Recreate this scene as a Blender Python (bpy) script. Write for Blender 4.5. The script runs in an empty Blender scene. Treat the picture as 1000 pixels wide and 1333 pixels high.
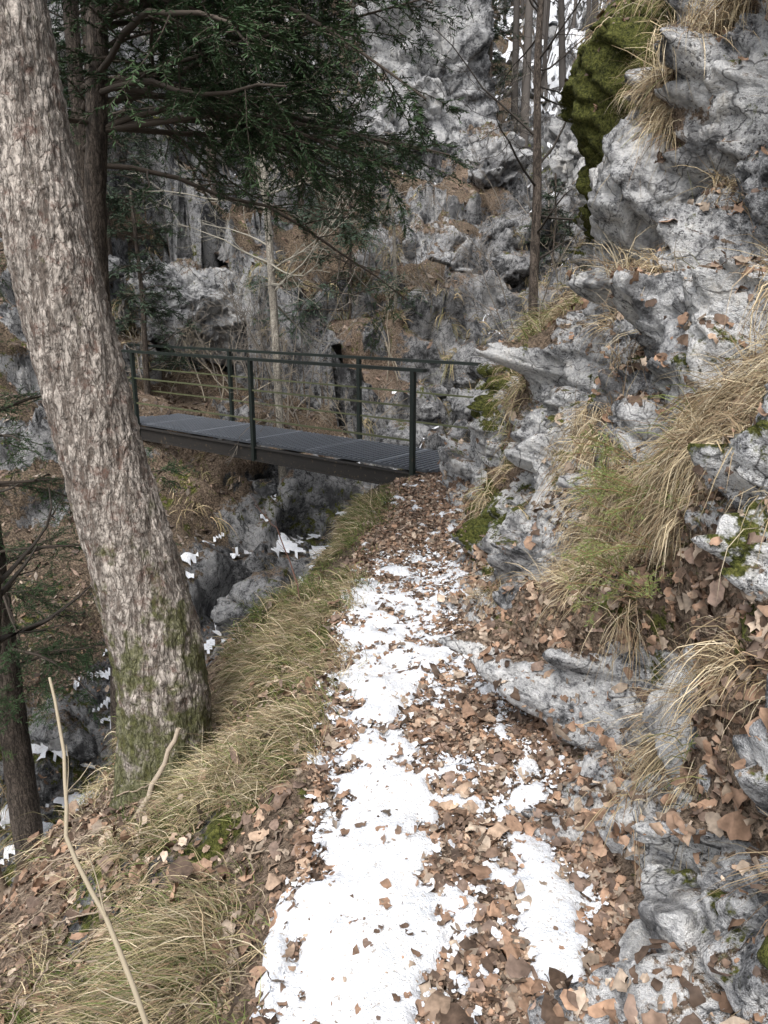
import bpy, math, numpy as np
rng=np.random.default_rng(11)
sc=bpy.context.scene
# ------------------------------------------------------------ noise
def hsh(ix,iy,iz,s):
    n=(ix.astype(np.int64)*374761393+iy.astype(np.int64)*668265263+iz.astype(np.int64)*1440662683+s*974634777)&0xffffffff
    n=((n^(n>>13))*1274126177)&0xffffffff
    n=((n^(n>>16))*2246822519)&0xffffffff
    n=n^(n>>15)
    return n/4294967296.0
def vn(p,s=0):
    f=np.floor(p); t=p-f; t=t*t*t*(t*(t*6-15)+10); i=f.astype(np.int64)
    x,y,z=i[:,0],i[:,1],i[:,2]; a,b,c=t[:,0],t[:,1],t[:,2]
    def L(u,v,w): return u+(v-u)*w
    r=L(L(L(hsh(x,y,z,s),hsh(x+1,y,z,s),a),L(hsh(x,y+1,z,s),hsh(x+1,y+1,z,s),a),b),
        L(L(hsh(x,y,z+1,s),hsh(x+1,y,z+1,s),a),L(hsh(x,y+1,z+1,s),hsh(x+1,y+1,z+1,s),a),b),c)
    return r*2-1
def fbm(p,sc_,o=4,s=0,g=.5):
    r=0;a=1;k=sc_;tot=0
    for i in range(o):
        r=r+a*vn(p*k+i*17.3,s+i); tot+=a; a*=g; k*=2.03
    return r/tot*1.6
def ridg(p,sc_,o=3,s=0):
    r=0;a=1;k=sc_;tot=0
    for i in range(o):
        r=r+a*(1-np.abs(vn(p*k+i*9.1,s+i))*2); tot+=a;a*=.5;k*=2.1
    return r/tot
def facet(p,scale,s=0,slope=.9,crack=.35,stretch=(1,1,1),cw=.04,warp=.22,soft=18.):
    q=p*scale*np.array(stretch); q=q+warp*np.stack([vn(q*1.3,s+50),vn(q*1.3,s+51),vn(q*1.3,s+52)],1)
    f=np.floor(q).astype(np.int64); n=len(q)
    F1=np.full(n,9.);F2=np.full(n,9.);num=np.zeros(n);den=np.zeros(n)
    for dx in(-1,0,1):
        for dy in(-1,0,1):
            for dz in(-1,0,1):
                a,b,c=f[:,0]+dx,f[:,1]+dy,f[:,2]+dz
                r1=hsh(a,b,c,s);r2=(r1*9301.7)%1;r3=(r1*4177.3)%1
                vx,vy,vz=q[:,0]-a-r1,q[:,1]-b-r2,q[:,2]-c-r3
                d=np.sqrt(vx*vx+vy*vy+vz*vz)
                r4=(r1*713.1)%1;r5=(r2*51.1+r3*9.3)%1;r6=(r3*67.7+r1*41.1)%1
                h=(r4-.5)+slope*((r5-.5)*2*vx+(r6-.5)*2*vy+((r4*13.7)%1-.5)*2*vz)
                w=np.exp(-soft*d);num+=w*h;den+=w
                F2=np.where(d<F1,F1,np.minimum(F2,d)); F1=np.minimum(F1,d)
    e=F2-F1
    return num/den-crack*np.exp(-e/cw), e
def ss(a,b,x):
    t=np.clip((x-a)/(b-a),0,1); return t*t*(3-2*t)
def nrm(v): return v/np.maximum(np.linalg.norm(v,axis=-1,keepdims=True),1e-9)
# ------------------------------------------------------------ mesh
def mk(name,V,F,mat,col=None,smooth=True,parent=None):
    V=np.ascontiguousarray(V,dtype=np.float32);F=np.ascontiguousarray(F,dtype=np.int32)
    me=bpy.data.meshes.new(name);M,k=F.shape
    me.vertices.add(len(V));me.vertices.foreach_set('co',V.ravel())
    me.loops.add(M*k);me.loops.foreach_set('vertex_index',F.ravel())
    me.polygons.add(M);me.polygons.foreach_set('loop_start',(np.arange(M)*k).astype(np.int32))
    me.polygons.foreach_set('use_smooth',np.full(M,smooth))
    me.update(calc_edges=True)
    if col is not None:
        c=np.ones((len(V),4),dtype=np.float32);c[:,:3]=col
        a=me.color_attributes.new('Col','FLOAT_COLOR','POINT');a.data.foreach_set('color',c.ravel())
    me.materials.append(mat)
    o=bpy.data.objects.new(name,me);sc.collection.objects.link(o)
    if parent: o.parent=parent
    return o
def gridF(nr,nc):
    i=np.arange(nr-1)[:,None]*nc+np.arange(nc-1)[None,:]
    i=i.ravel();return np.stack([i,i+1,i+nc+1,i+nc],1)
def gridN(P,nr,nc):
    G=P.reshape(nr,nc,3);a=np.gradient(G,axis=1);b=np.gradient(G,axis=0)
    return nrm(np.cross(a,b)).reshape(-1,3)
def tubes(P,R,sides=5):
    B,n,_=P.shape
    T=nrm(np.gradient(P,axis=1)); ref=np.zeros_like(T);ref[...,0]=.31;ref[...,1]=.87;ref[...,2]=.37
    m=np.abs((T*ref).sum(-1,keepdims=True))>.92; ref=np.where(m,np.array([1.,0,.2]),ref)
    A=nrm(np.cross(T,ref));C=np.cross(T,A)
    th=np.arange(sides)*2*np.pi/sides
    V=P[:,:,None,:]+R[:,:,None,None]*(A[:,:,None,:]*np.cos(th)[None,None,:,None]+C[:,:,None,:]*np.sin(th)[None,None,:,None])
    b=np.arange(B)[:,None,None]*n*sides;i=np.arange(n-1)[None,:,None]*sides;j=np.arange(sides)[None,None,:];j2=(j+1)%sides
    F=np.stack(np.broadcast_arrays(b+i+j,b+i+j2,b+i+sides+j2,b+i+sides+j),-1).reshape(-1,4)
    return V.reshape(-1,3),F
class Geo:
    def __init__(s): s.V=[];s.F=[];s.C=[];s.n=0
    def add(s,V,F,C=None):
        s.V.append(V);s.F.append(F+s.n);s.n+=len(V)
        if C is not None: s.C.append(np.broadcast_to(C,(len(V),3)))
    def obj(s,name,mat,smooth=True,parent=None):
        return mk(name,np.concatenate(s.V),np.concatenate(s.F),mat,np.concatenate(s.C) if s.C else None,smooth,parent)
def box(g,c,sx,sy,sz,ax=None,C=None):
    X,Y,Z=ax if ax is not None else np.eye(3)
    v=[]
    for k in(-1,1):
        for a,b in((-1,-1),(1,-1),(1,1),(-1,1)):
            v.append(np.array(c)+X*a*sx/2+Y*b*sy/2+Z*k*sz/2)
    F=np.array([[0,3,2,1],[4,5,6,7],[0,1,5,4],[1,2,6,5],[2,3,7,6],[3,0,4,7]])
    g.add(np.array(v),F,C)
def kids(P,R,k,lr,ang,n,droop=0,wob=.15,flat=1.,tmin=.2,rs=.5,taper=.25,up=0,minr=.0008):
    B,m,_=P.shape;M=B*k
    idx=np.repeat(np.arange(B),k);t=tmin+(1-tmin)*rng.random(M)**.9
    f=t*(m-1);i=np.minimum(f.astype(int),m-2);w=(f-i)[:,None]
    pos=P[idx,i]*(1-w)+P[idx,i+1]*w;tan=nrm(P[idx,i+1]-P[idx,i]);r=R[idx,i]*(1-w[:,0])+R[idx,i+1]*w[:,0]
    L0=np.linalg.norm(P[:,-1]-P[:,0],axis=1)[idx]
    pr=rng.normal(size=(M,3));pr-= (pr*tan).sum(1,keepdims=True)*tan;pr=nrm(pr);pr[:,2]*=flat;pr=nrm(pr)
    a=np.radians(ang)*(1+.3*rng.normal(size=M))[:,None]
    d=nrm(tan*np.cos(a)+pr*np.sin(a)); d[:,2]+=up; d=nrm(d)
    L=L0*(lr[0]+(lr[1]-lr[0])*rng.random(M))*(1-.45*t)
    s=L/(n-1);Q=np.zeros((M,n,3));Q[:,0]=pos
    for j in range(1,n):
        d=d+rng.normal(size=(M,3))*wob;d[:,2]-=droop;d=nrm(d)
        Q[:,j]=Q[:,j-1]+d*s[:,None]
    r0=np.maximum(r*rs,minr)
    RR=r0[:,None]*(1-(1-taper)*np.linspace(0,1,n)[None,:]);RR=np.maximum(RR,minr)
    return Q,RR
def needles(P,n_per_m,ln,wd,colA,colB):
    B,m,_=P.shape;L=np.linalg.norm(np.diff(P,axis=1),axis=2).sum(1)
    cnt=np.maximum((L*n_per_m).astype(int),1);idx=np.repeat(np.arange(B),cnt);M=len(idx)
    f=(.05+.95*rng.random(M))*(m-1);i=np.minimum(f.astype(int),m-2);w=(f-i)[:,None]
    pos=P[idx,i]*(1-w)+P[idx,i+1]*w;tan=nrm(P[idx,i+1]-P[idx,i])
    side=nrm(np.cross(tan,np.array([0,0,1.]))+rng.normal(size=(M,3))*.25)*np.where(rng.random(M)<.5,-1,1)[:,None]
    d=nrm(tan*.75+side+rng.normal(size=(M,3))*.15)
    wv=nrm(np.cross(d,rng.normal(size=(M,3))*.5+np.array([0,0,1.])))*wd/2
    l=ln*(.6+.7*rng.random(M))[:,None]
    V=np.stack([pos-wv*.6,pos+wv*.6,pos+d*l+wv*.35,pos+d*l-wv*.35],1)
    F=np.arange(M)[:,None]*4+np.arange(4)
    u=rng.random(B)[idx][:,None]*.7+.3*rng.random(M)[:,None]
    C=np.array(colA)*(1-u)+np.array(colB)*u
    return V.reshape(-1,3),F,np.repeat(C,4,0)
# ------------------------------------------------------------ materials
def newmat(name):
    m=bpy.data.materials.new(name);m.use_nodes=True;nt=m.node_tree;nt.nodes.clear()
    o=nt.nodes.new('ShaderNodeOutputMaterial');b=nt.nodes.new('ShaderNodeBsdfPrincipled')
    nt.links.new(b.outputs[0],o.inputs[0]);b.inputs['Roughness'].default_value=.85
    b.inputs['Specular IOR Level'].default_value=.25
    return m,nt,b
def lk(nt,a,b): nt.links.new(a,b)
def coord(nt,scale=(1,1,1)):
    t=nt.nodes.new('ShaderNodeTexCoord')
    if scale==(1,1,1): return t.outputs['Object']
    mp=nt.nodes.new('ShaderNodeMapping');mp.inputs['Scale'].default_value=scale;lk(nt,t.outputs['Object'],mp.inputs[0]);return mp.outputs[0]
def noise(nt,c,s,d=6,r=.6,dist=0):
    n=nt.nodes.new('ShaderNodeTexNoise');n.inputs['Scale'].default_value=s;n.inputs['Detail'].default_value=d
    n.inputs['Roughness'].default_value=r;n.inputs['Distortion'].default_value=dist;lk(nt,c,n.inputs['Vector']);return n.outputs['Fac']
def voro(nt,c,s,f='DISTANCE_TO_EDGE'):
    n=nt.nodes.new('ShaderNodeTexVoronoi');n.feature=f;n.inputs['Scale'].default_value=s;lk(nt,c,n.inputs['Vector']);return n.outputs['Distance']
def ramp(nt,f,st):
    r=nt.nodes.new('ShaderNodeValToRGB');e=r.color_ramp.elements
    while len(e)<len(st): e.new(.5)
    for i,(p,c) in enumerate(st):
        e[i].position=p;e[i].color=(c,c,c,1) if isinstance(c,(int,float)) else (*c,1)
    lk(nt,f,r.inputs[0]);return r.outputs[0]
def mix(nt,f,a,b,mode='MIX'):
    n=nt.nodes.new('ShaderNodeMix');n.data_type='RGBA';n.blend_type=mode
    for s,v in((n.inputs[0],f),(n.inputs[6],a),(n.inputs[7],b)):
        if isinstance(v,(int,float)): s.default_value=v if s==n.inputs[0] else (v,v,v,1)
        elif isinstance(v,tuple): s.default_value=(*v,1)
        else: lk(nt,v,s)
    return n.outputs[2]
def mth(nt,op,a,b=0.,cl=False):
    n=nt.nodes.new('ShaderNodeMath');n.operation=op;n.use_clamp=cl
    for s,v in((n.inputs[0],a),(n.inputs[1],b)):
        if isinstance(v,(int,float)): s.default_value=v
        else: lk(nt,v,s)
    return n.outputs[0]
def bump(nt,b,h,st,di):
    n=nt.nodes.new('ShaderNodeBump');n.inputs['Strength'].default_value=st;n.inputs['Distance'].default_value=di
    lk(nt,h,n.inputs['Height']);lk(nt,n.outputs[0],b.inputs['Normal'])
def attr(nt):
    a=nt.nodes.new('ShaderNodeAttribute');a.attribute_name='Col';s=nt.nodes.new('ShaderNodeSeparateColor');lk(nt,a.outputs['Color'],s.inputs[0])
    return a.outputs['Color'],s.outputs[0],s.outputs[1],s.outputs[2]
def warp(nt,c,s,amt,d=3):
    nn=nt.nodes.new('ShaderNodeTexNoise');nn.inputs['Scale'].default_value=s;nn.inputs['Detail'].default_value=d;lk(nt,c,nn.inputs['Vector'])
    s2=nt.nodes.new('ShaderNodeVectorMath');s2.operation='SCALE';s2.inputs['Scale'].default_value=amt;lk(nt,nn.outputs['Color'],s2.inputs[0])
    w=nt.nodes.new('ShaderNodeVectorMath');w.operation='ADD';lk(nt,c,w.inputs[0]);lk(nt,s2.outputs[0],w.inputs[1]);return w.outputs[0]
def rockmat(name,gain=1.,far=1.,darken=0.,stain=.8):
    # Col: R soil, G moss, B leaf brown
    m,nt,b=newmat(name);c=coord(nt);_,R,G,B=attr(nt)
    n1=noise(nt,c,1.9/far,5,.7);n2=noise(nt,c,15/far,6,.8);n3=noise(nt,c,65/far,3,.75)
    f=mth(nt,'ADD',mth(nt,'MULTIPLY',n1,.5),mth(nt,'MULTIPLY',n2,.5));f=mth(nt,'SUBTRACT',f,darken*.05)  # last term only pushes the rock toward its darker tones
    g=gain
    base=ramp(nt,f,[(.385,(.045*g,.046*g,.048*g)),(.44,(.18*g,.183*g,.188*g)),(.48,(.45*g,.453*g,.458*g)),(.55,(.70*g,.698*g,.69*g)),(.68,(.64*g,.60*g,.53*g))])
    spk=ramp(nt,n3,[(.36,.12),(.48,1.)]);sel=ramp(nt,noise(nt,c,5/far,4,.7),[(.43,.97),(.58,.10)])
    base=mix(nt,sel,base,mix(nt,1.,base,spk,'MULTIPLY'))
    cr=ramp(nt,voro(nt,warp(nt,c,4/far,.3*far),3.4/far),[(0,.06),(.016,1.)])
    base=mix(nt,mth(nt,'MULTIPLY',ramp(nt,n1,[(.40,0.),(.52,1.)]),.9),base,cr,'MULTIPLY')
    st=noise(nt,coord(nt,(3,3,1.8)),1.1/far,4,.7);base=mix(nt,ramp(nt,st,[(.54,0.),(.64,stain)]),base,(.075*g,.075*g,.077*g))
    geo=nt.nodes.new('ShaderNodeNewGeometry');sp=nt.nodes.new('ShaderNodeSeparateXYZ');lk(nt,geo.outputs['Normal'],sp.inputs[0])
    soil=ramp(nt,n3,[(.32,(.03,.022,.015)),(.47,(.10,.075,.052)),(.6,(.22,.165,.115)),(.75,(.36,.28,.2))])
    leaf=ramp(nt,n3,[(.33,(.05,.035,.025)),(.48,(.20,.145,.105)),(.63,(.38,.29,.22))])
    soil=mix(nt,B,soil,leaf)
    sf=mth(nt,'ADD',R,mth(nt,'MULTIPLY',mth(nt,'SUBTRACT',n2,.5),1.8));sf=ramp(nt,sf,[(.44,0.),(.57,1.)])
    col=mix(nt,sf,base,soil)
    mossc=ramp(nt,n3,[(.35,(.018,.022,.005)),(.5,(.08,.088,.018)),(.7,(.18,.18,.048))])
    mf=mth(nt,'ADD',mth(nt,'ADD',G,mth(nt,'MULTIPLY',sp.outputs[2],.12)),mth(nt,'MULTIPLY',mth(nt,'SUBTRACT',noise(nt,c,6,5,.75),.5),1.9))
    mf=ramp(nt,mf,[(.47,0.),(.58,1.)])
    col=mix(nt,mf,col,mossc)
    lk(nt,col,b.inputs['Base Color'])
    h=mth(nt,'ADD',mth(nt,'MULTIPLY',n2,1.),mth(nt,'MULTIPLY',n3,.4))
    bump(nt,b,h,1.,.04*far);return m
def colmat(name,var=.35,sc_=30,rough=.75):
    m,nt,b=newmat(name);a,_,_,_=attr(nt)
    if var:
        f=ramp(nt,noise(nt,coord(nt),sc_,2,.6),[(.3,1-var),(.7,1+var*.4)]);c=mix(nt,1.,a,f,'MULTIPLY')
    else: c=a
    lk(nt,c,b.inputs['Base Color']);b.inputs['Roughness'].default_value=rough
    return m
def barkmat(name,pale,dark,scl=1.,moss=0.):
    m,nt,b=newmat(name);c=coord(nt,(1,1,.38))
    nz=noise(nt,c,9*scl,4,.7)
    v=voro(nt,warp(nt,c,16*scl,.09/scl,4),34*scl);v=ramp(nt,v,[(0.,0.),(.10,.7),(.3,1.)])
    fu=noise(nt,coord(nt,(1,1,.16)),30*scl,4,.75);fu=ramp(nt,fu,[(.40,.0),(.50,1.)])
    v=mth(nt,'MULTIPLY',mth(nt,'ADD',mth(nt,'MULTIPLY',v,.65),.35),mth(nt,'ADD',mth(nt,'MULTIPLY',fu,.8),.2))
    fine=noise(nt,coord(nt,(1,1,.6)),85,4,.8)
    pl=ramp(nt,nz,[(.3,tuple(x*.6 for x in pale)),(.5,pale),(.68,tuple(min(1,x*1.3) for x in pale))])
    col=mix(nt,v,dark,pl);col=mix(nt,.85,col,ramp(nt,fine,[(.36,.3),(.55,1.15)]),'MULTIPLY')
    if moss:
        tc=nt.nodes.new('ShaderNodeTexCoord');sp=nt.nodes.new('ShaderNodeSeparateXYZ');lk(nt,tc.outputs['Object'],sp.inputs[0])
        mr=nt.nodes.new('ShaderNodeMapRange');mr.inputs[1].default_value=1.;mr.inputs[2].default_value=-.6;mr.inputs[3].default_value=0;mr.inputs[4].default_value=.32*moss;lk(nt,sp.outputs[2],mr.inputs[0])
        f=mth(nt,'ADD',mr.outputs[0],noise(nt,tc.outputs['Object'],7,4,.7));f=ramp(nt,f,[(.64,0.),(.74,.8)])
        f2=ramp(nt,noise(nt,tc.outputs['Object'],11,4,.8),[(.54,0.),(.66,.65)]);col=mix(nt,f2,col,(.13,.07,.052))
        col=mix(nt,f,col,ramp(nt,fine,[(.35,(.03,.035,.008)),(.7,(.13,.14,.04))]))
    lk(nt,col,b.inputs['Base Color']);h=mth(nt,'ADD',v,mth(nt,'MULTIPLY',fine,.5));bump(nt,b,h,.9,.009/scl);return m
def paint(name,c1,c2,rough=.45,metal=0.):
    m,nt,b=newmat(name);n=noise(nt,coord(nt),18,5,.75)
    lk(nt,ramp(nt,n,[(.38,c1),(.58,c1),(.68,c2)]),b.inputs['Base Color']);b.inputs['Roughness'].default_value=rough;b.inputs['Metallic'].default_value=metal
    b.inputs['Specular IOR Level'].default_value=.5;bump(nt,b,noise(nt,coord(nt),90,3),.25,.003);return m
M_rock=rockmat('limestone_rock',1.05);M_ground=rockmat('forest_ground',.56,1.5,.3)  # ground rock toned down: canopy shade over the background painted into its colour
M_leaf=colmat('dead_leaves',.45,45,.7);M_grass=colmat('grass_blades',0,20,.7);M_needle=colmat('conifer_needles',0,6,.6)
M_bark=barkmat('beech_bark',(.42,.375,.33),(.085,.065,.052),1.,1.);M_barkd=barkmat('dark_bark',(.13,.105,.085),(.025,.02,.016),1.2);M_barkp=barkmat('pale_bark',(.40,.37,.31),(.14,.12,.10),1.5)
M_twig=colmat('twig_bark',0,15,.85)
M_snow,nt,b=newmat('snow');c=coord(nt)
lk(nt,mix(nt,ramp(nt,noise(nt,c,60,4,.8),[(.34,.8),(.43,0.)]),ramp(nt,noise(nt,c,7,5,.7),[(.36,(.70,.73,.78)),(.55,(.86,.88,.91))]),(.38,.31,.24)),b.inputs['Base Color'])
b.inputs['Roughness'].default_value=.7;bump(nt,b,mth(nt,'ADD',noise(nt,c,16,5,.6),mth(nt,'MULTIPLY',noise(nt,c,120,3,.7),.7)),.7,.02)
# ------------------------------------------------------------ terrain
PY=[-3,0,1.41,2.43,3.85,5.24,6.3,7.27,8.2,9];PC=[.2,.18,.18,.2,.2,.25,.36,.58,.82,1.0];PW=[.38,.38,.38,.37,.38,.33,.33,.34,.36,.36]
GUL=np.array([(16,75,30),(8,40,15),(5.1,26,7.6),(4,20,4.5),(3.0,15,2.5),(1.3,12,.75),(.7,10.2,-.5),(-.9,9.6,-1.2),(-1.5,8.2,-1.75),(-2.6,6,-2.7),(-4.2,3.5,-3.7),(-5.6,0,-4.6),(-6.5,-6,-6)],float)
def H(x,y):
    cx=np.interp(y,PY,PC);hw=np.interp(y,PY,PW);dL=cx-hw-x;dR=x-cx-hw
    p=np.stack([x,y,np.zeros_like(x)],1)
    w=np.interp(y,[0,3.1,4,5.5,7,8],[1.6,1.45,.70,.38,.28,.26])+.12*vn(p*1.3,3)
    l=-.1*np.minimum(dL,.15)-.56*np.clip(dL-.08,0,None)-1.9*np.clip(dL-w,0,None)
    r=np.interp(dR,[0,.3,.8,1.3,2.5,8,60],[0,.1,.7,3.0,4.7,9,40])
    r=r*(1-.8*ss(5.9,7.2,y))
    hn=np.where(dL>0,l,np.where(dR>0,r,0.))
    hn=hn-1.3*np.clip(y-8.35,0,None)-.05*ss(7.1,7.6,y)
    best=np.full(len(x),1e9);zf=np.zeros(len(x));sd=np.zeros(len(x))
    for a,b_ in zip(GUL[:-1],GUL[1:]):
        d=(b_-a)[:2];L2=d@d;vx,vy=x-a[0],y-a[1];t=np.clip((vx*d[0]+vy*d[1])/L2,0,1)
        ex,ey=vx-t*d[0],vy-t*d[1];q=np.hypot(ex,ey);cr=d[0]*vy-d[1]*vx;m=q<best
        best=np.where(m,q,best);zf=np.where(m,a[2]+t*(b_[2]-a[2]),zf);sd=np.where(m,np.sign(cr),sd)
    best2=best+.5*fbm(p,.6,3,9)*ss(.3,2,best)
    rf=np.interp(best2,[0,.45,1.2,2.5,3.6,5,8,13,25,60],[0,.08,.75,1.2,1.6,2.9,7,12,20,42])
    rn=np.interp(best2,[0,.5,1.2,3,8,60],[0,.1,.7,2.6,8,45])*ss(8.4,10.5,y)
    hg=zf+np.where(sd<0,rf,rn)
    k=.12;m=np.maximum(hn,hg);hh=m+k*np.log(np.exp((hn-m)/k)+np.exp((hg-m)/k))
    hh=np.where(m-np.minimum(hn,hg)>1.,m,hh)
    far=ss(8.5,11,y)+ss(1.6,2.6,dL-w*.5)*(sd<0)
    far=np.clip(far,0,1)
    stp=.9;u_=.9*fbm(p,.35,3,21);q=(hh+u_)/stp;fq=q-np.floor(q);tr=(np.floor(q)+ss(.25,.95,fq))*stp-u_
    hh=hh+(tr-hh)*.75*far
    return hh,cx,hw,dL,dR,w,best,sd,far
def rows(y0,y1,k,off=2.):
    n=int(math.log((y1+off)/(y0+off))/k);return (y0+off)*np.exp(np.arange(n+1)*k)-off
yr=rows(-1.2,70,.0046);uc=np.linspace(-1.05,1.0,720);nr,nc=len(yr),len(uc)
Y=np.repeat(yr,nc);X=np.tile(uc,nr)*(Y+2.2)
hh,cx,hw,dL,dR,w,gd,sd,far=H(X,Y);P=np.stack([X,Y,hh],1);N0=gridN(P,nr,nc)
onpath=(1-ss(0,.12,dL))*(1-ss(0,.15,dR))*(Y<8.4)
nz=fbm(P,.9,4,31)
steep=1-N0[:,2]
rock=np.clip(ss(.28,.5,steep+.3*nz),0,1)
nearbank=(dL>0)&(dL<w+.1)&(sd>0)|(dL<=0)&(Y<8.4)
rock=np.where(nearbank,ss(.75,.95,nz+.35)*(dL>.2)*.9,np.maximum(rock,ss(.3,.56,nz)*.9+ss(1.5,.5,gd)*.9)).clip(0,1)
rock*=1-onpath
f1,e1=facet(P,.9,5,1.2,.3,(1,1,1.3),.04,.15,28.);f2,e2=facet(P,2.6,8,1.1,.3,(1,1,1),.05,.2,26.)
amp=np.clip((Y+2)/10,.35,2.)
D=rock*(.36*f1+.16*f2+.03*ridg(P,3,3,45))*amp+.035*fbm(P,3,4,41)*(1-onpath)+.022*fbm(P,5,4,43)*onpath+.1*fbm(P,1.2,3,44)*(1-onpath)*ss(0,.3,dL)
ND=nrm(N0*.35+np.stack([0*far,-.55*far,.6+0*far],1))
P=P+ND*D[:,None]
Ng=gridN(P,nr,nc)
soil=(1-rock)*1.0
ledge=ss(.55,.85,Ng[:,2])
soil=np.clip(soil+ledge*rock*.5,0,1)
moss=np.clip(.15+.32*fbm(P,.8,3,61),0,.5)*(1-onpath)
moss=np.where(nearbank&(onpath<.5),moss+.12+.15*ss(.5,.0,dL)*ss(2.5,4,Y),moss)
lf=np.clip(ss(-.3,.5,fbm(P,.5,3,71))*.6+.5*onpath+.3*(dL>.8)*(Y<6),0,1)
ground=mk('ground',P,gridF(nr,nc),M_ground,np.stack([soil,moss,lf],1))
# ---- snow
cr=(X-cx)/hw
sn=fbm(P,2.2,4,81,.6);sn2=fbm(P,9,4,85,.6);sn3=fbm(P,26,2,89)
lf_edge=np.exp(-((cr+.62)/.46)**2)*np.interp(Y,[0,1.6,2.6,3.6,4.6,5.2],[1.7,1.6,1.3,.9,.3,-.6])
rt_edge=np.exp(-((cr-.72)/.25)**2)*np.interp(Y,[0,2,3.3,4.6,5.6,6.5],[.85,.85,.82,.6,.45,.0])
mid=np.interp(Y,[0,1.2,1.6,2.6,3.2,4.2,4.8,5.2],[.36,.28,.12,.24,.5,.5,.12,-.4])*(np.abs(cr)<1.)
pot=np.where(Y<8.4,np.maximum(np.maximum(lf_edge,rt_edge),mid)-.48+.36*sn+.66*sn2+.34*sn3,-1)
pot=np.where((dL>.12)&(dL<3)&(Y<8),ss(.9,1.3,sn+sn2*.4)*.5-.4-.4*ss(.12,.3,dL),pot)
thick_p=np.clip(pot*.045,-.02,.021)
farm=(Y>8.4)|(dL>w+.15)
pf=.6*sn+.45*sn2+ss(1.4,.2,gd)*.6+ss(18,26,Y)*1.3-.77+1.0*(ledge-.7)
pf=np.where((Y<13)&(gd>1.6),pf-.2,pf);pf=np.where((gd<1.0)&(Y<10.5)&(Y>5.5),pf+.42,pf)
pf=np.where((Y<12),pf-1.6*ss(.75,.5,Ng[:,2]),pf)
pf=np.where((X<-3.2)&(Y<9)&(gd>.8),pf-.4,pf)
tf=np.clip(pf*.22,-.06,.08)*np.clip(Y/12,.5,2)
th=np.where(farm,tf,thick_p)
keep=(th>-.004-.005*farm)
Fg=gridF(nr,nc);kf=np.where(farm[Fg].any(1),keep[Fg].all(1),keep[Fg].any(1))
Ps=P+np.array([0,0,1.])*(th-.001+.006*farm)[:,None]
Fs=Fg[kf];u,inv=np.unique(Fs,return_inverse=True)
mk('snow',Ps[u],inv.reshape(Fs.shape),M_snow)
# ---- right rock wall
yw=rows(-1.0,9.6,.0042,1.6);sw=np.linspace(-.35,5.0,500);nwr,nwc=len(yw),len(sw)
YW=np.repeat(yw,nwc);S=np.tile(sw,nwr)
base=np.interp(YW,PY,PC)+np.interp(YW,PY,PW)
off=np.interp(S,[-.35,0,.3,.6,.9,1.2,1.5,1.8,2.1,2.6,3.1,3.4,5.0],[-.12,.0,.11,.22,.31,.40,.50,.70,.74,.70,.74,.88,1.9])
ga=lambda v,c,s_:np.exp(-((v-c)/s_)**2)
off+= -.26*ga(YW,5.0,.6)*ga(S,2.8,.6)+.17*ga(YW,5.1,.8)*ga(S,1.85,.24)-.17*ga(YW,6.1,.5)*ga(S,.75,.32)-.1*ga(YW,3.6,.5)*ga(S,2.05,.3)
off+= -.13*ga(YW,3.1,.5)*ga(S,.45,.25)+.10*ga(YW,2.15,.2)*ga(S,.4,.3)+.08*ga(YW,4.4,.3)*ga(S,.3,.3)-.12*ga(YW,2.3,.45)*ga(S,1.25,.3)
off+= 2.6*ss(5.9,7.6,YW)*np.clip(S-1.05,0,None)+.9*ss(6.9,8.3,YW)*np.clip(S-.35,0,None)
PWl=np.stack([base+off,YW,S],1)
off+= .12*fbm(PWl,.9,2,101);PWl[:,0]=base+off
NW=nrm(np.stack([np.full(len(S),-1.),.15*vn(PWl*.8,7),.2+.15*vn(PWl*.7,8)],1))
NW=nrm(NW+np.stack([0*S,0*S,1.1*ss(6,7.4,YW)],1))
sz=fbm(PWl,1.2,4,111)
band=ga(S,1.5,.34)*ss(2.6,3.6,YW)*1.25+ga(S,3.5,.45)*.9+ss(5.8,6.6,YW)*ss(.9,1.2,S)+ga(S,.25,.2)*ga(YW,5.2,.9)*.7+ga(S,.75,.18)*ga(YW,2.6,.5)*.9+ga(S,.62,.2)*ga(YW,1.6,.5)*1.+ga(S,.42,.18)*ga(YW,2.6,.3)*1.1+ga(S,1.45,.24)*ga(YW,2.2,.6)*1.+ga(S,1.05,.12)*ga(YW,3.6,.6)*.6+ga(S,.3,.14)*ga(YW,2.05,.2)*1.1+ga(S,.9,.12)*ga(YW,1.7,.3)*.6
soilw=ss(.32,.62,sz*.8+band*.72)
g1,ge1=facet(PWl,1.7,201,1.6,.5,(1,1,1.15),.035,.1,34.);g2,ge2=facet(PWl,4.4,211,1.5,.5,(1,1,1),.045,.12,34.);g3,_=facet(PWl,11,221,1.4,.45,(1,1,1),.07,.12,28.)
DW=(.19*g1+.095*g2+.036*g3+.010*fbm(PWl,16,3,231))*(1-.65*soilw)*(1-.45*ga(YW,6.6,.6)*ss(.9,1.2,S))+.03*fbm(PWl,5,4,241)*soilw
mosm=ga(YW,5.0,.75)*ga(S,2.85,.75);DW=DW*(1-.6*mosm)+.02*fbm(PWl,12,3,245)*mosm
PWl=PWl+NW*DW[:,None]
NW2=-gridN(PWl,nwr,nwc);NW2*=np.sign((NW2*NW).sum(1)+1e-9)[:,None]
led=ss(.35,.7,NW2[:,2])
soilw2=np.clip(soilw*.85+led*.45,0,1)
mossw=np.clip(.17+.27*fbm(PWl,1.3,3,251)+1.7*mosm+.8*ga(YW,6.1,.45)*ga(S,.95,.25)+.7*ga(YW,4.9,1.0)*ga(S,.2,.24),0,1.2)
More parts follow.
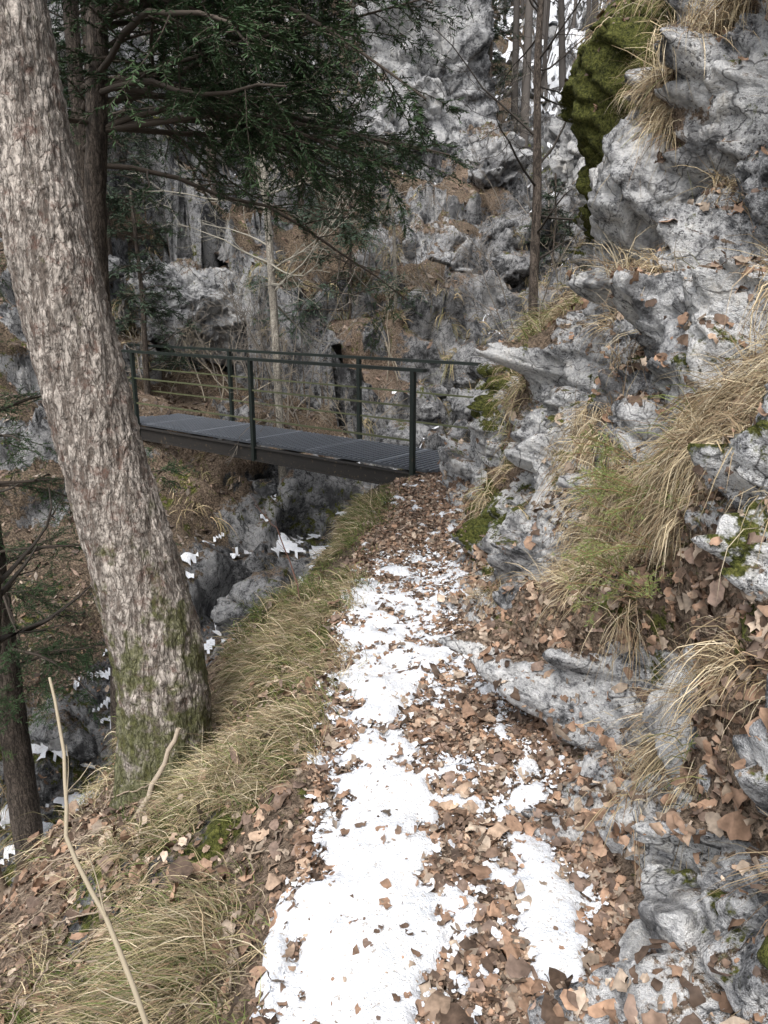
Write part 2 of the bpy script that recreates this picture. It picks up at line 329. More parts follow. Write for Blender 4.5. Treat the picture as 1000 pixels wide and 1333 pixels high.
mk('rock_face',PWl,gridF(nwr,nwc),M_rock,np.stack([soilw2*(1-.8*mosm),mossw,.4+.3*sz],1))
tw=np.clip(.10*fbm(PWl,5,4,261)+.05*(led-.6)-.17+.2*ga(YW,2.15,.28)*ga(S,.92,.12)+.14*ga(YW,2.6,.2)*ga(S,.6,.08),-.05,.02)
Fw=gridF(nwr,nwc);kf=(tw>-.004)[Fw].all(1);Fs=Fw[kf]
if len(Fs):
    u,inv=np.unique(Fs,return_inverse=True);mk('snow_on_ledges',(PWl+np.array([-.3,0,1])*(tw[:,None]+.003))[u],inv.reshape(Fs.shape),M_snow)
# ---- boulders / outcrops
def rockblob(name,c,r,seed,fs=1.5,moss=.05,amp=.3,res=150,mat=None,soil=.0):
    th=np.linspace(0,2*np.pi,res);ph=np.linspace(-.5*np.pi+.01,.5*np.pi-.01,res//2)
    T,PH=np.meshgrid(th,ph);n=np.stack([np.cos(T)*np.cos(PH),np.sin(T)*np.cos(PH),np.sin(PH)],-1).reshape(-1,3)
    rr=np.random.default_rng(seed);ax=nrm(rr.normal(size=(16,3)));hd=.62+.33*rr.random(16)
    dots=n@ax.T;k=np.where(dots>.05,hd/np.maximum(dots,.05),9).min(1);k=np.minimum(k,1.15)
    Pb=n*k[:,None]*np.array(r)*1.1;m=min(r)
    q=Pb+np.array(c)
    f2_,_=facet(q,fs/m*1.3,seed+9,1.3,.3,(1,1,1),.04,.1,30.);f3_,_=facet(q,fs/m*3.6,seed+19,1.2,.3,(1,1,1),.05,.1,26.)
    dd=m*(amp*.4*f2_+amp*.12*f3_+.03*fbm(q,5/m,3,seed))
    dd=dd.reshape(res//2,res);dd[:,-1]=dd[:,0];dd=dd.ravel()
    Pb=Pb+n*dd[:,None]+np.array(c)
    col=np.stack([soil+.5*ss(.6,.95,n[:,2]),moss+.25*ss(.3,.9,n[:,2]),np.full(len(n),.4)],1)
    return mk(name,Pb,gridF(res//2,res),mat or M_rock,col)
rockblob('boulder',(.81,1.50,.12),(.24,.27,.27),301,1.3,.08,.4,240)
rockblob('boulder',(1.06,1.80,.50),(.27,.30,.27),302,1.3,.06,.4,240)
rockblob('boulder',(1.28,3.75,2.05),(.36,.5,.42),303,1.2,.02,.4,220)
rockblob('boulder',(1.0,6.05,.62),(.28,.42,.48),304,1.2,.12,.4,200)
rockblob('boulder',(1.0,2.75,.45),(.22,.35,.25),306,1.2,.05,.4,200)
rockblob('boulder',(.85,4.1,.30),(.2,.4,.28),307,1.2,.12,.4,200)
rockblob('boulder',(-.72,2.45,-.46),(.13,.12,.1),305,1.2,.3)
M_cliff=rockmat('cliff_rock',.86,3.2,0.,.6)
def hz(x,y): return H(np.array([float(x)]),np.array([float(y)]))[0][0]
for (x,y,z,rx,ry,rz,sd_) in [(.9,18.5,6.0,1.2,1.3,2.1,401),(-.2,18,4.9,.9,1.2,1.1,402),(2.2,17.5,4.2,.8,.9,.8,403),(-4.2,15.5,5.2,1.5,1.2,1.4,404),(-6.6,15.5,5.4,1.3,1.2,1.5,405),(-3,13.6,1.6,1.1,.9,.7,407),(-5.6,12.8,2.0,1.2,1,.7,408),(-2.4,16.5,5.6,1.2,1,1.2,409),(.9,14.6,2.2,.7,.7,.8,410),(-.5,13.4,1.2,.8,.7,.55,411),(4.6,18,4.6,1,1,1.,412)]:
    rockblob('limestone_cliff',(x,y,z),(rx,ry,rz),sd_,1.5,.03,.7,260,M_cliff,.05)
M_gully=rockmat('gully_rock',.6,1.,.4)  # same limestone in a darker tone, colour only
for i in range(46):
    t=rng.random()*.62+.25;k=t*(len(GUL)-1);j=int(k);q=GUL[j]*(1-k+j)+GUL[j+1]*(k-j)
    x=q[0]+rng.normal()*.8;y=q[1]+rng.normal()*.5;r=.12+.24*rng.random()
    if y<8.6 and x>-1.0: continue
    rockblob('boulder',(x,y,hz(x,y)+r*.2),(r*1.2,r,r*.8),500+i,1.3,.03,.4,70,M_gully)
# ------------------------------------------------------------ scatter helpers
def sampler(Pv,Nv,nr_,nc_,dens,n):
    F=gridF(nr_,nc_);a=np.linalg.norm(np.cross(Pv[F[:,1]]-Pv[F[:,0]],Pv[F[:,3]]-Pv[F[:,0]]),axis=1)
    wq=a*dens[F].mean(1);cs=np.cumsum(wq);i=np.searchsorted(cs,rng.random(n)*cs[-1]);i=np.minimum(i,len(F)-1);f=F[i]
    u=rng.random((n,1));v=rng.random((n,1))
    p=(Pv[f[:,0]]*(1-u)+Pv[f[:,1]]*u)*(1-v)+(Pv[f[:,3]]*(1-u)+Pv[f[:,2]]*u)*v
    return p,Nv[f[:,0]]
LP=np.array([(.44,.29,.20),(.54,.39,.28),(.36,.23,.155),(.60,.48,.37),(.24,.165,.12),(.47,.30,.20),(.44,.35,.27),(.16,.11,.08),(.32,.23,.18)])
def leaves(p,n,size,simple=False,tilt=.45,dark=1.,sat=1.):
    M=len(p)
    if simple:
        tpl=np.array([(-.5,0),(-.05,.3),(.5,0),(-.05,-.3)]);
    else:
        ang=np.radians([0,22,40,62,85,105,130,155,180,205,230,255,275,298,320,338]);rad=np.array([1.,.62,.85,.58,.8,.6,.6,.45,.3,.45,.6,.6,.8,.58,.85,.62])*.55
        tpl=np.stack([np.cos(ang)*rad,np.sin(ang)*rad],1)
    K=len(tpl);nn=nrm(n+rng.normal(size=(M,3))*tilt)
    a=nrm(np.cross(nn,rng.normal(size=(M,3))));b_=np.cross(nn,a)
    s=size*(.3+1.4*rng.random(M)**2.3)
    asp=.35+.55*rng.random(M)
    curl=(rng.random(M)*1.5+.1)*rng.choice([-.6,1],M);cu2=rng.normal(size=M)*.7
    X_=tpl[None,:,0]*np.ones((M,1));Y_=tpl[None,:,1]*asp[:,None]
    if not simple:
        smo=(rng.random(M)<.6)[:,None]; rr=np.hypot(tpl[:,0],tpl[:,1]);sm=tpl/rr[:,None]*.42
        X_=np.where(smo,sm[None,:,0]*1.15,X_);Y_=np.where(smo,sm[None,:,1]*asp[:,None]*.95,Y_)
        X_=X_*(1+.12*rng.normal(size=(M,K)));Y_=Y_*(1+.12*rng.normal(size=(M,K)))
    Z_=curl[:,None]*Y_**2*1.6+cu2[:,None]*X_**2+.06*rng.normal(size=(M,K))
    if simple: Z_=Z_-.02
    ctr=p+nn*(.005+.014*rng.random((M,1)))*size/.08
    V=ctr[:,None,:]+s[:,None,None]*(a[:,None,:]*X_[...,None]+b_[:,None,:]*Y_[...,None]+nn[:,None,:]*Z_[...,None])
    C=LP[rng.integers(0,len(LP),M)]*(.45+.6*rng.random((M,1)))*dark
    C=C.mean(1,keepdims=True)+(C-C.mean(1,keepdims=True))*sat
    if simple:
        F=np.arange(M)[:,None]*4+np.arange(4);return V.reshape(-1,3),F,np.repeat(C,4,0)
    Fq=np.array([[i,i+1,K-i-1,K-i] for i in range(1,K//2-1)])
    F=(np.arange(M)[:,None,None]*K+Fq[None]).reshape(-1,4)
    return V.reshape(-1,3),F,np.repeat(C,K,0)
def grass(p,n,L,wd,palette,per,spread,droop=.5,down=None,updir=.6):
    M=len(p);idx=np.repeat(np.arange(M),per);B=len(idx)
    nn=n[idx];q=rng.normal(size=(B,3))*spread;q-=(q*nn).sum(1,keepdims=True)*nn
    root=p[idx]+q-nn*.01
    dn=np.array([0,0,-1.])+nn*nn[:,2:3];dn=dn if down is None else dn+np.array(down)
    clump=rng.normal(size=(M,3))[idx]*.35
    d=nrm(nn*.6+np.array([0,0,updir])+clump+rng.normal(size=(B,3))*.36+dn*.25)
    l=L*(.4+.8*rng.random(B))*(.5+1.*rng.random(M))[idx]
    n_=5;st=(l/(n_-1))[:,None];Pt=np.zeros((B,n_,3));Pt[:,0]=root
    dr=droop*(.5+rng.random((B,1)))
    for j in range(1,n_):
        Pt[:,j]=Pt[:,j-1]+d*st;d=nrm(d+dr*(np.array([0,0,-.6])+dn*.55)+rng.normal(size=(B,3))*.12)
    sd_=nrm(np.cross(Pt[:,2]-Pt[:,0],rng.normal(size=(B,3))))
    wv=wd*np.array([1,.9,.75,.5,.12])*.5
    V=np.stack([Pt-sd_[:,None,:]*wv[None,:,None],Pt+sd_[:,None,:]*wv[None,:,None]],2).reshape(-1,3)
    i=np.arange(n_-1)*2;fq=np.stack([i,i+1,i+3,i+2],1);F=(np.arange(B)[:,None,None]*n_*2+fq[None]).reshape(-1,4)
    pal=np.array(palette);C=pal[rng.integers(0,len(pal),B)]*(.6+.6*rng.random((B,1)))*(.65+.7*rng.random(M))[idx][:,None]
    return V,F,np.repeat(C,n_*2,0)
DRY=[(.44,.35,.21),(.52,.43,.28),(.34,.26,.16),(.56,.48,.34),(.26,.18,.11)];GRN=[(.11,.15,.04),(.15,.18,.055),(.08,.11,.03),(.22,.22,.085)]
# ---- leaf litter
near=(Y<9)&(Y>.2)&(X>-4)
pth=near*(onpath>.25)*(1.02-.97*ss(-.004,.008,th))*(dR<.12)
g=Geo()
p,n=sampler(P,Ng,nr,nc,pth*(Y<3.6),12500);g.add(*leaves(p,n,.042,tilt=.36))
p,n=sampler(P,Ng,nr,nc,pth*(Y>=3.4),21000);g.add(*leaves(p,n,.040,tilt=.33))
p,n=sampler(P,Ng,nr,nc,pth*(Y<3.2),220);g.add(*leaves(p+np.array([0,0,.012]),n,.075,tilt=.3))
sl=near*np.interp(np.clip(dL,0,3),[0,.1,.5,.9,1.6,2.6],[.9,.9,.8,.9,1.,.5])*(dL>.02)*(Y<8.2)
sl=sl*np.where((Y>3.6)&(dL<w),.5,1)
p,n=sampler(P,Ng,nr,nc,sl*(Y<4.2),22000);g.add(*leaves(p,n,.050,tilt=.45))
p,n=sampler(P,Ng,nr,nc,sl*(Y<4.2),1500);g.add(*leaves(p+np.array([-.01,0,.05]),n,.06,tilt=.6))
p,n=sampler(P,Ng,nr,nc,sl*(Y>=4.2),7000);g.add(*leaves(p,n,.05,tilt=.4))
d2=np.where((Y<4.8)&(onpath>.5)&(th>-.002),1.,0.);p,n=sampler(P,Ng,nr,nc,d2,750);g.add(*leaves(p+np.array([0,0,.017]),n,.034,tilt=.3))
toe=((S>-.05)&(S<.22)&(YW>.5)&(YW<8))*1.;p,n=sampler(PWl,NW2,nwr,nwc,toe*(.15+led),4000);g.add(*leaves(p,n,.05,tilt=.5))
dw=(led*.7+soilw*1.)*(S<4)*(YW>.9);p,n=sampler(PWl,NW2,nwr,nwc,dw,14000);g.add(*leaves(p,n,.048,tilt=.5))
p,n=sampler(PWl,NW2,nwr,nwc,dw*(YW<3.6)*(S<2.2),8000);g.add(*leaves(p,n,.048,tilt=.6))
g.obj('fallen_leaves',M_leaf)
# crumbs of snow along the ragged edges of the patches
pc=near*(onpath>.2)*(Y<5.0)*ss(-.3,-.02,pot)*(pot<.15);p,n=sampler(P,Ng,nr,nc,pc,3800)
g=Geo();V_,F_,_=leaves(p+np.array([0,0,.010]),n,.026,tilt=.25);g.add(V_,F_);g.obj('snow_crumbs',M_snow)
g=Geo();dh=((Y>8.4)|(dL>w))*(Y<34)*np.clip(soil,.08,1)*ss(.3,.7,Ng[:,2])*(th<0)/(1+(Y/14)**2)
p,n=sampler(P,Ng,nr,nc,dh,50000);g.add(*leaves(p,n,.10,True,dark=.65,sat=.8));g.obj('leaf_litter_hillside',M_leaf)
# ---- grass near
g=Geo()
gn=fbm(P,1.9,3,301)
gd1=((dL>.0)&(dL<w+.25)&(Y>.6)&(Y<8.2))*np.interp(dL,[0,.06,.5,.75,1.1,1.6],[.5,1,1,.4,.12,.08])*ss(-.3,.4,gn)
gd1=gd1*np.where((dL>w-.15)&(Y>3.2),1.5,1)*np.where((dL>.6)&(Y<2.6),.3,1)
DG=DRY+[(.28,.25,.13),(.22,.19,.11)]
p,n=sampler(P,Ng,nr,nc,gd1*(Y<4),1050);g.add(*grass(p,n,.15,.0032,DG,22,.045,.65,(-.6,-.3,0),.35))
p,n=sampler(P,Ng,nr,nc,gd1*(Y<4),750);g.add(*grass(p,n,.11,.0032,GRN,16,.045,.5,(-.4,-.2,0),.4))
p,n=sampler(P,Ng,nr,nc,gd1*(Y>=3.6),550);g.add(*grass(p,n,.13,.0048,DG,20,.05,.6,(-.5,-.1,0),.35))
p,n=sampler(P,Ng,nr,nc,gd1*(Y>=3.6),900);g.add(*grass(p,n,.10,.0048,GRN,16,.05,.5,None,.4))
g.obj('grass',M_grass)
g=Geo()
gw=(soilw*1.+led*.12)*(YW>1.)*ss(-.3,.3,fbm(PWl,2.2,3,321))*(S<4.2)*(S>.12)*(1-mosm)
p,n=sampler(PWl,NW2,nwr,nwc,gw*(YW<4),1700);g.add(*grass(p,n,.19,.003,DRY,30,.025,.8,None,.15))
p,n=sampler(PWl,NW2,nwr,nwc,gw*(YW>=3.4),1300);g.add(*grass(p,n,.23,.0045,DRY+[(.24,.25,.1)],26,.035,.75,None,.2))
p,n=sampler(PWl,NW2,nwr,nwc,gw,750);g.add(*grass(p,n,.14,.0038,GRN,22,.04,.5,None,.4))
g.obj('dry_grass',M_grass)
g=Geo();gh=((Y>8.6)|(dL>w+.4))*(Y<26)*(th<.01)*ss(.2,.6,fbm(P,.7,3,331)+.2)/(1+(Y/12)**2)
p,n=sampler(P,Ng,nr,nc,gh,4200);g.add(*grass(p,n,.28,.012,[(.46,.37,.22),(.38,.29,.17),(.26,.22,.12),(.17,.17,.07)],13,.05,.7,None,.3))
g.obj('grass_tufts_hillside',M_grass)
# ------------------------------------------------------------ main tree trunk
def trunk(name,pts,rad,mat,sides=120,n=420,disp=.02,cell=9,flare=None,parent=None):
    pts=np.array(pts,float);L=np.r_[0,np.cumsum(np.linalg.norm(np.diff(pts,axis=0),axis=1))];t=np.linspace(0,L[-1],n)
    q=np.stack([np.interp(t,L,pts[:,i]) for i in range(3)],1)
    ker=np.ones(max(3,n//14)|1);ker/=ker.sum();pad=len(ker)//2
    for i in range(3):
        e=np.r_[2*q[0,i]-q[1:pad+1,i][::-1],q[:,i],2*q[-1,i]-q[-pad-1:-1,i][::-1]]
        q[:,i]=np.convolve(e,ker,'valid')
    R=np.interp(t,L,rad)
    V,F=tubes(q[None],R[None],sides)
    ctr=np.repeat(q,sides,0);N_=nrm(V-ctr)
    pp=V*np.array([1,1,.35]);f_,e_=facet(pp,cell,77,.6,.5,(1,1,1),.12,.6)
    lob=fbm(V*np.array([1,1,.4]),2.2,3,88)
    fur=ridg(V*np.array([1,1,.18]),cell*.8,2,91)
    d=disp*(.5*f_+.2*np.clip(e_*3,0,1)-.8*np.clip(fur,0,1)**2+.4*fbm(V,30,2,93))+R.repeat(sides)*.08*lob
    if flare: d=d+flare*np.exp(-(t.repeat(sides)-.25).clip(0)/.28)*(.6+.8*vn(nrm(N_*np.array([1,1,0]))*2.1,5))
    V=V+N_*d[:,None]
    return mk(name,V,F,mat,None,True,parent)
def empty(name,loc=(0,0,0)):
    e=bpy.data.objects.new(name,None);sc.collection.objects.link(e);return e
tr=empty('beech_tree')
trunk('trunk',[(-1.02,3.08,-1.0),(-1.0,3.12,-.5),(-.98,3.16,-.1),(-1.03,3.2,.27),(-1.2,3.25,.96),(-1.36,3.3,1.88),(-1.46,3.34,2.7),(-1.6,3.4,4.2),(-1.7,3.5,7)],[.2,.185,.185,.19,.18,.175,.17,.15,.12],M_bark,220,900,.012,24,.07,tr)
P0=np.array([[(-1.6,3.4,4.2),(-1.65,3.45,5.5),(-1.7,3.5,7),(-1.8,3.5,9)]],float);R0=np.array([[.15,.13,.12,.05]])
A1,B1=kids(P0,R0,9,(.4,.7),60,7,-.03,.12);A2,B2=kids(A1,B1,7,(.3,.6),45,6,0,.15);A3,B3=kids(A2,B2,6,(.3,.6),40,5,0,.2,minr=.002)
g=Geo()
for a,b_ in((A1,B1),(A2,B2),(A3,B3)): g.add(*tubes(a,b_,6),np.array([.16,.14,.12]))
g.obj('limbs',M_twig,parent=tr)
# ------------------------------------------------------------ conifers
GA=(.014,.032,.013);GB=(.055,.10,.038)
def conifer(name,pts,rad,z0,z1,nb,bl,dirbias=None,dens=150,ln=.022,wd=.0055,mat=M_barkd,ka=13,kb=7,ca=GA,cb=GB,droop=.05):
    e=empty(name);trunk('trunk',pts,rad,mat,24,120,.01,14,None,e)
    pts=np.array(pts,float);z=z0+(z1-z0)*rng.random(nb)
    st=np.stack([np.interp(z,pts[:,2],pts[:,i]) for i in range(3)],1)
    az=rng.random(nb)*2*np.pi
    if dirbias is not None: az=np.radians(dirbias[0])+np.radians(dirbias[1])*rng.normal(size=nb)
    d=np.stack([np.cos(az),np.sin(az),.15+.2*rng.normal(size=nb)],1);d=nrm(d)
    Ls=bl*(.6+.6*rng.random(nb))*np.interp(z,[z0,z1],[1,.55]) ;n_=9;Q=np.zeros((nb,n_,3));Q[:,0]=st
    for j in range(1,n_):
        Q[:,j]=Q[:,j-1]+d*(Ls/(n_-1))[:,None];d=d+rng.normal(size=(nb,3))*.09;d[:,2]-=droop;d=nrm(d)
    R=(.006+.006*Ls)[:,None]*np.linspace(1,.25,n_)[None]
    a1,b1=kids(Q,R,ka,(.25,.5),52,6,.05,.1,.3,.15,.5);a2,b2=kids(a1,b1,kb,(.3,.6),45,4,.06,.1,.35,.1,.5,minr=.0012)
    g=Geo()
    for a,b_,s in((Q,R,6),(a1,b1,4),(a2,b2,3)): g.add(*tubes(a,b_,s),np.array([.075,.06,.048]))
    g.obj('branches',M_twig,parent=e)
    g=Geo()
    for a in(a1,a2): g.add(*needles(a,dens,ln,wd,ca,cb))
    g.obj('needles',M_needle,smooth=False,parent=e);return e
conifer('yew_tree',[(-1.9,4.7,-3),(-1.68,4.65,0),(-1.64,4.6,1.8),(-1.5,4.6,3.1),(-1.4,4.6,5),(-1.3,4.6,8)],[.08,.07,.062,.055,.045,.02],2.4,4.3,48,2.3,dirbias=(-3,40),dens=210,droop=.065,wd=.0095,ln=.027,kb=7)
conifer('yew_tree',[(-2.5,6.6,-3),(-2.4,6.5,0),(-2.3,6.4,3),(-2.2,6.4,7)],[.08,.07,.06,.03],2.6,5.4,26,2.5,dirbias=(0,50),dens=130,droop=.06,wd=.012,ln=.032,ka=13,kb=5)
conifer('yew_tree',[(-.6,12.3,-1.5),(-.55,12.3,.5),(-.5,12.3,2.5),(-.5,12.3,4.2)],[.03,.028,.022,.01],1.3,3.9,28,1.5,dens=70,wd=.016,ln=.042,ca=(.035,.058,.04),cb=(.11,.17,.115))
conifer('yew_tree',[(-3.0,5.6,-4),(-3.0,5.6,0),(-3.0,5.7,6)],[.12,.1,.04],-1.6,5,46,1.5,dens=140,wd=.009,ln=.028)
conifer('yew_tree',[(-2.6,3.6,-3.4),(-2.6,3.6,0),(-2.6,3.6,3)],[.07,.05,.02],-.5,2,16,.8,dens=200,wd=.006,ln=.025,ca=(.02,.045,.015),cb=(.08,.14,.04))
for (x,y,h_,bl,nb) in[(-4.6,13.4,7,1.8,44),(-3.0,14.5,5.0,1.4,32),(-7.5,12,9,2.3,50),(-1.5,14.8,3.8,1.3,28),(2.5,20.5,3.2,1.0,28),(-6,17,9,2.2,40),(-2.6,18.5,8,2.,40),(3.0,14.6,1.6,.6,20),(-3.6,11.8,3.0,1.1,28),(2.9,24,5,1.3,28),(-.6,21.5,5.0,1.4,30)]:
    z=hz(x,y);conifer('spruce_tree',[(x,y,z-.3),(x+.05,y,z+h_*.5),(x,y,z+h_)],[.12*h_/7,.08*h_/7,.02],z+.12*h_,z+h_*.97,nb,bl,dens=55,ln=.06,wd=.022,ka=13,kb=5,ca=(.015,.03,.016),cb=(.06,.09,.055))
# young conifer sprigs on the wall
g=Geo();g2=Geo()
for (x,y,z) in [(.82,2.3,1.0),(.86,2.5,.98),(.76,2.15,.76),(.88,2.7,1.05),(.78,2.2,.9)]:
    nb=6;az=math.pi+rng.normal(size=nb)*.7;d=nrm(np.stack([np.cos(az),np.sin(az),.45+.3*rng.normal(size=nb)],1));Q=np.zeros((nb,6,3));Q[:,0]=(x+.03,y,z)
    for j in range(1,6): Q[:,j]=Q[:,j-1]+d*.05;d[:,2]-=.1;d=nrm(d+rng.normal(size=d.shape)*.05)
    a1,b1=kids(Q,np.full((nb,6),.002),9,(.3,.6),50,4,.03,.1,.3)
    g.add(*tubes(Q,np.full((nb,6),.0018),4),np.array([.2,.12,.07]));g.add(*tubes(a1,b1,3),np.array([.2,.14,.07]))
    g2.add(*needles(a1,330,.014,.0028,(.10,.16,.04),(.25,.29,.10)));g2.add(*needles(Q,330,.014,.0028,(.10,.16,.04),(.25,.29,.10)))
e=empty('spruce_seedlings');g.obj('stems',M_twig,parent=e);g2.obj('needles',M_needle,parent=e,smooth=False)
# ------------------------------------------------------------ bare trees
def bare(name,pts,rad,mat,k=(14,6,5),z0=.25,lr=(.15,.4),ang=55,col=(.13,.11,.09),minr=.002,sides=20,droop=-.01):
    e=empty(name);trunk('trunk',pts,rad,mat,sides,100,.006,16,None,e)
    P_=np.array([pts],float);R_=np.array([rad],float)*.6
    a1,b1=kids(P_,R_,k[0],lr,ang,7,droop,.13,tmin=z0,minr=minr);a2,b2=kids(a1,b1,k[1],(.3,.6),42,6,0,.16,minr=minr);a3,b3=kids(a2,b2,k[2],(.3,.6),40,5,0,.2,minr=minr*.7)
    g=Geo()
    for a,b_ in((a1,b1),(a2,b2),(a3,b3)): g.add(*tubes(a,b_,4),np.array(col))
    g.obj('branches',M_twig,parent=e)
bare('young_ash_tree',[(-1.38,10.55,-2.2),(-1.42,10.55,-.5),(-1.45,10.6,1.2),(-1.5,10.65,2.5),(-1.56,10.7,3.8),(-1.5,10.8,6)],[.062,.058,.056,.05,.042,.015],M_barkp,(24,6,5),.45,(.15,.3),70,(.30,.28,.23),.003)
bare('young_beech_tree',[(1.62,8.9,-.4),(1.66,8.9,1.2),(1.66,9,2.8),(1.6,9,4),(1.62,9,6)],[.06,.052,.05,.04,.02],M_barkd,(22,6,5),.3,(.15,.35),65,(.05,.043,.036),.0025)
bare('leaning_tree',[(-3.1,4.2,-2.6),(-2.6,4.1,-1.2),(-2.25,4.0,-.35),(-2.1,3.9,.2),(-2.3,4,1.2)],[.10,.085,.075,.06,.03],M_barkd,(8,4,4),.5,(.1,.3),60,(.07,.06,.05))
bare('dead_tree',[(.2,12.6,1.2),(.15,12.6,2.8),(.02,12.5,3.9)],[.03,.025,.012],M_barkp,(5,3,2),.4,(.1,.25),60,(.4,.37,.3))
def shrub(g,c,h_,n,col,mr,k2=5):
    d=nrm(np.stack([rng.normal(size=n)*.6,rng.normal(size=n)*.6,np.ones(n)],1));Q=np.zeros((n,7,3));Q[:,0]=np.array(c)+rng.normal(size=(n,3))*np.array([.25,.25,.02])
    for j in range(1,7): Q[:,j]=Q[:,j-1]+d*h_/6*(.6+.6*rng.random((n,1)));d=nrm(d+rng.normal(size=d.shape)*.14-np.array([0,0,.05]))
    R=np.linspace(1,.3,7)[None]*np.full((n,1),mr*4);a,b_=kids(Q,R,7,(.25,.6),40,6,.01,.16,minr=mr);a2,b2=kids(a,b_,k2,(.3,.6),40,4,.01,.2,minr=mr)
    for u_,v_ in((Q,R),(a,b_),(a2,b2)): g.add(*tubes(u_,v_,3),np.array(col)*(.7+.6*rng.random()))
g=Geo()
for i in range(32):
    x=-9+13*rng.random();y=11.2+8*rng.random();shrub(g,(x,y,hz(x,y)),1.3+1.2*rng.random(),5,(.22,.195,.165),.0035)
for (x,y) in [(-.6,10.9),(-2.4,11.8),(-.1,11.6),(2.4,11.4),(-3.4,12.4)]: shrub(g,(x,y,hz(x,y)),1.3,4,(.30,.26,.2),.003)
g.obj('bare_shrubs',M_twig)
g=Geo()
for i in range(190):
    y=20+26*rng.random();x=(-.55+1.1*rng.random())*y;z=hz(x,y);h_=6+7*rng.random();r=.05+.08*rng.random()
    q=np.array([[(x,y,z-.3),(x+.2*rng.normal(),y,z+h_*.4),(x+.3*rng.normal(),y,z+h_*.75),(x+.4*rng.normal(),y,z+h_)]]);R=np.array([[r,r*.8,r*.5,r*.15]])
    cc=np.array([.09,.08,.072])*(.7+.8*rng.random())
    g.add(*tubes(q,R,7),cc);a,b_=kids(q,R,11,(.15,.35),55,5,-.02,.12,minr=.008,rs=.35);a2,b2=kids(a,b_,4,(.3,.6),40,4,0,.18,minr=.006)
    g.add(*tubes(a,b_,3),cc);g.add(*tubes(a2,b2,3),cc)
g.obj('distant_trees',M_twig)
# sprig saplings + sticks
def stick(g,pts,r0,r1,col,k=0):
    q=np.array([pts],float);n=q.shape[1];t=np.linspace(0,n-1,16);q=np.stack([np.interp(t,np.arange(n),q[0,:,i]) for i in range(3)],1)[None];q=q+rng.normal(size=q.shape)*.003
    R=np.linspace(r0,r1,16)[None];g.add(*tubes(q,R,8),np.array(col))
    if k: a,b_=kids(q,R,k,(.1,.25),45,5,0,.1,minr=.0012);g.add(*tubes(a,b_,4),np.array(col))
g=Geo()
stick(g,[(-.44,1.22,-.25),(-.52,1.35,.07),(-.65,1.5,.22),(-.78,1.63,.34),(-.84,1.8,.46),(-.95,2.0,.58)],.007,.004,(.33,.28,.20),4)
g.obj('dead_branch',M_twig)
g=Geo();stick(g,[(-1.2,2.75,-.75),(-1.02,2.8,-.45),(-.86,2.9,-.12)],.014,.010,(.36,.30,.23));stick(g,[(-.95,2.2,-.5),(-.6,2.5,-.38)],.008,.004,(.35,.28,.2),2);stick(g,[(-1.5,2.3,-.7),(-1.1,2.6,-.6)],.007,.004,(.35,.28,.2),2)
stick(g,[(-1.6,2.7,-.9),(-1.9,3.1,-.72),(-2.3,3.4,-.35)],.05,.035,(.16,.12,.085))
g.obj('fallen_sticks',M_twig)
g=Geo();stick(g,[(-.45,4.1,-.35),(-.5,4.2,.05),(-.62,4.3,.35),(-.75,4.3,.5)],.006,.0015,(.16,.09,.07),7);g.obj('sapling',M_twig)
g=Geo()
for i in range(60):
    x=-1.9+1.6*rng.random();y=1.3+2.2*rng.random();z=hz(x,y)+.03;a=rng.random()*6.28;l=.1+.25*rng.random()
    stick(g,[(x,y,z),(x+l*math.cos(a),y+l*math.sin(a),hz(x+l*math.cos(a),y+l*math.sin(a))+.05)],.004,.002,(.3,.24,.18),1)
g.obj('twigs',M_twig)
# ------------------------------------------------------------ footbridge
br=empty('footbridge')
M_steel=paint('painted_steel',(.014,.021,.018),(.05,.04,.026),.45);M_grate=paint('steel_grating',(.06,.067,.078),(.10,.105,.115),.5,.0)
M_cross=paint('grating_cross_bars',(.22,.24,.27),(.30,.31,.32),.5,.0)  # paler grey paints lit bar tops against the dark depth of the grating
M_beam=paint('rusty_beam',(.018,.016,.014),(.11,.08,.05),.7);M_rail=paint('thin_rail_paint',(.09,.10,.05),(.16,.13,.08),.5)
O=np.array([.32,7.42,0.]);d=nrm(np.array([-.77,.64,0.]))
n_=nrm(np.array([.64,.77,0.]));up=np.array([0,0,1.]);AX=(d,n_,up);W=.92;L=7.0
g=Geo();gc=Geo()
z0=.05
for i in range(24): box(g,O+d*(L/2-.0)+n_*(W*i/23)+up*(z0-.012),L,.006,.022,AX)
for i in range(int(L/.07)): box(gc,O+d*(.07*i)+n_*W/2+up*(z0),.010,W,.010,AX)
for i in range(7): box(gc,O+d*(.5+1.*i+.03)+n_*W/2+up*(z0-.004),.022,W,.024,AX)
for i in range(24):
    f=i/23;ext=.12+.85*f
    box(g,O-d*(ext/2+.003)+n_*(W*f)+up*(z0-.012),ext,.006,.022,AX)
for i in range(14):
    x_=.07*(i+1);f0=max(0,(x_-.12)/.85)
    if f0<1: box(gc,O-d*x_+n_*(W*(f0+1)/2)+up*(z0),.010,W*(1-f0),.010,AX)
g.obj('deck_grating',M_grate,False,br);gc.obj('deck_cross_bars',M_cross,False,br)
g=Geo()
for s in(-.02,W+.02):
    box(g,O+d*(L/2-.1)+n_*s+up*(-.075),L+.2,.012,.15,AX);box(g,O+d*(L/2-.1)+n_*s+up*(-.004),L+.2,.07,.012,AX);box(g,O+d*(L/2-.1)+n_*s+up*(-.156),L+.2,.07,.012,AX)
for i in range(8): box(g,O+d*(.3+i*.9)+n_*W/2+up*(-.07),.05,W-.04,.07,AX)
g.obj('beams',M_beam,False,br)
g=Geo();h_=1.0
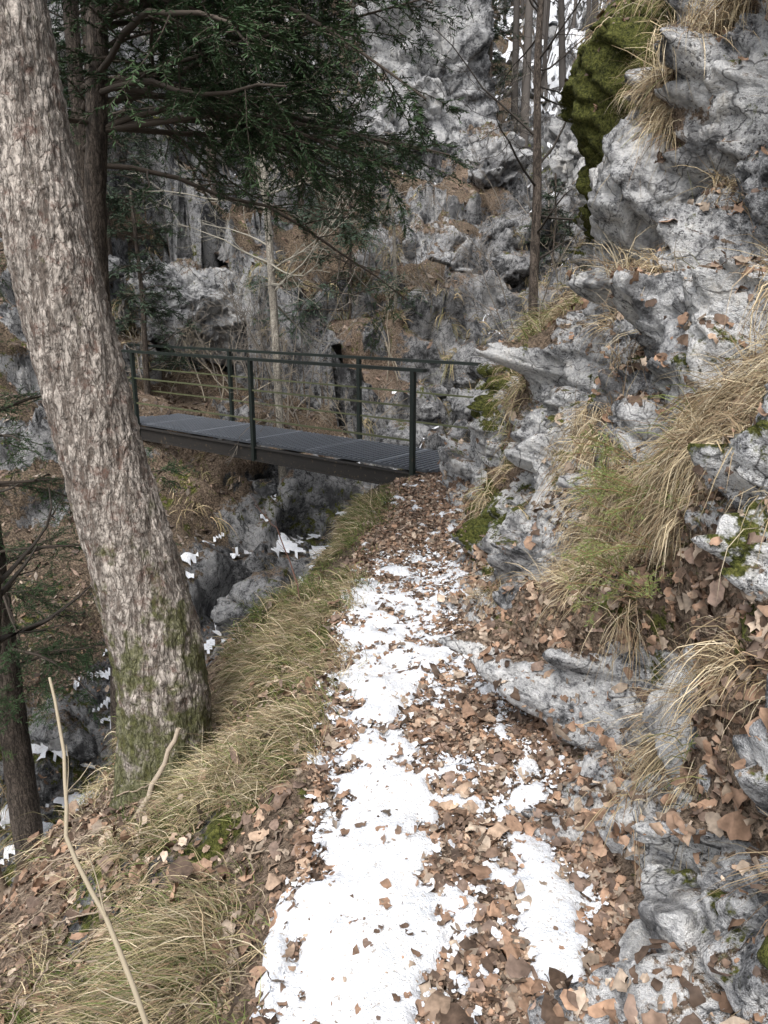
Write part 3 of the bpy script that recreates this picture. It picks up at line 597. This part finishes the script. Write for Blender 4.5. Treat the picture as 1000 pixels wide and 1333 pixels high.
for s,ps in((-.045,[.02,2.35,4.7,6.9]),(W+.045,[-.75,1.6,3.95,6.9])):
    for q in ps:
        box(g,O+d*q+n_*s+up*((h_-.17)/2),.045,.045,h_+.17-.02,AX)
    a,b_=(-.12,6.95) if s<0 else (-1.35,6.95)
    box(g,O+d*(a+b_)/2+n_*s+up*(h_+.006),b_-a,.055,.032,AX)
g.obj('posts_and_handrails',M_steel,False,br)
g=Geo()
for s,a,b_ in((-.045,.0,6.9),(W+.045,-.75,6.9)):
    for z in(.33,.66): box(g,O+d*(a+b_)/2+n_*s+up*z,b_-a,.018,.018,AX)
g.obj('mid_rails',M_rail,False,br)
rockblob('stone_abutment',tuple(O+d*.35+n_*.45+up*-.62),(.5,.5,.38),601,1.2,.05,.25,100,M_gully)
rockblob('stone_abutment',tuple(O+d*6.7+n_*.45+up*-.72),(.9,.9,.5),602,1.2,.05,.25,100,M_gully)
# ------------------------------------------------------------ light, world, camera
w_=bpy.data.worlds.new('World');sc.world=w_;w_.use_nodes=True;nt=w_.node_tree
bg=nt.nodes['Background'];sk=nt.nodes.new('ShaderNodeTexSky');sk.sky_type='NISHITA';sk.sun_disc=False
el,az=math.radians(55),math.radians(200)
sk.sun_elevation=el;sk.sun_rotation=az;sk.dust_density=4;sk.air_density=1.0
hs=nt.nodes.new('ShaderNodeHueSaturation');hs.inputs['Saturation'].default_value=.34;hs.inputs['Value'].default_value=2.0;nt.links.new(sk.outputs[0],hs.inputs['Color']);nt.links.new(hs.outputs[0],bg.inputs[0]);bg.inputs[1].default_value=.15
sl=bpy.data.lights.new('sun','SUN');sl.energy=1.5;sl.angle=math.radians(20);sl.color=(1,.98,.96);so=bpy.data.objects.new('sun',sl);sc.collection.objects.link(so)
from mathutils import Vector
sd_=Vector((math.sin(az)*math.cos(el),math.cos(az)*math.cos(el),math.sin(el)));so.rotation_euler=(-sd_).to_track_quat('-Z','Y').to_euler()
cd=bpy.data.cameras.new('camera');cam=bpy.data.objects.new('camera',cd);sc.collection.objects.link(cam);sc.camera=cam
cam.location=(0,0,1.6);cam.rotation_euler=(math.radians(75),0,0);cd.sensor_fit='VERTICAL';cd.sensor_height=24;cd.lens=24*1007/1333;cd.clip_end=500;cd.clip_start=.05
sc.view_settings.view_transform='Standard';sc.view_settings.look='None';sc.view_settings.exposure=0
print('ok')
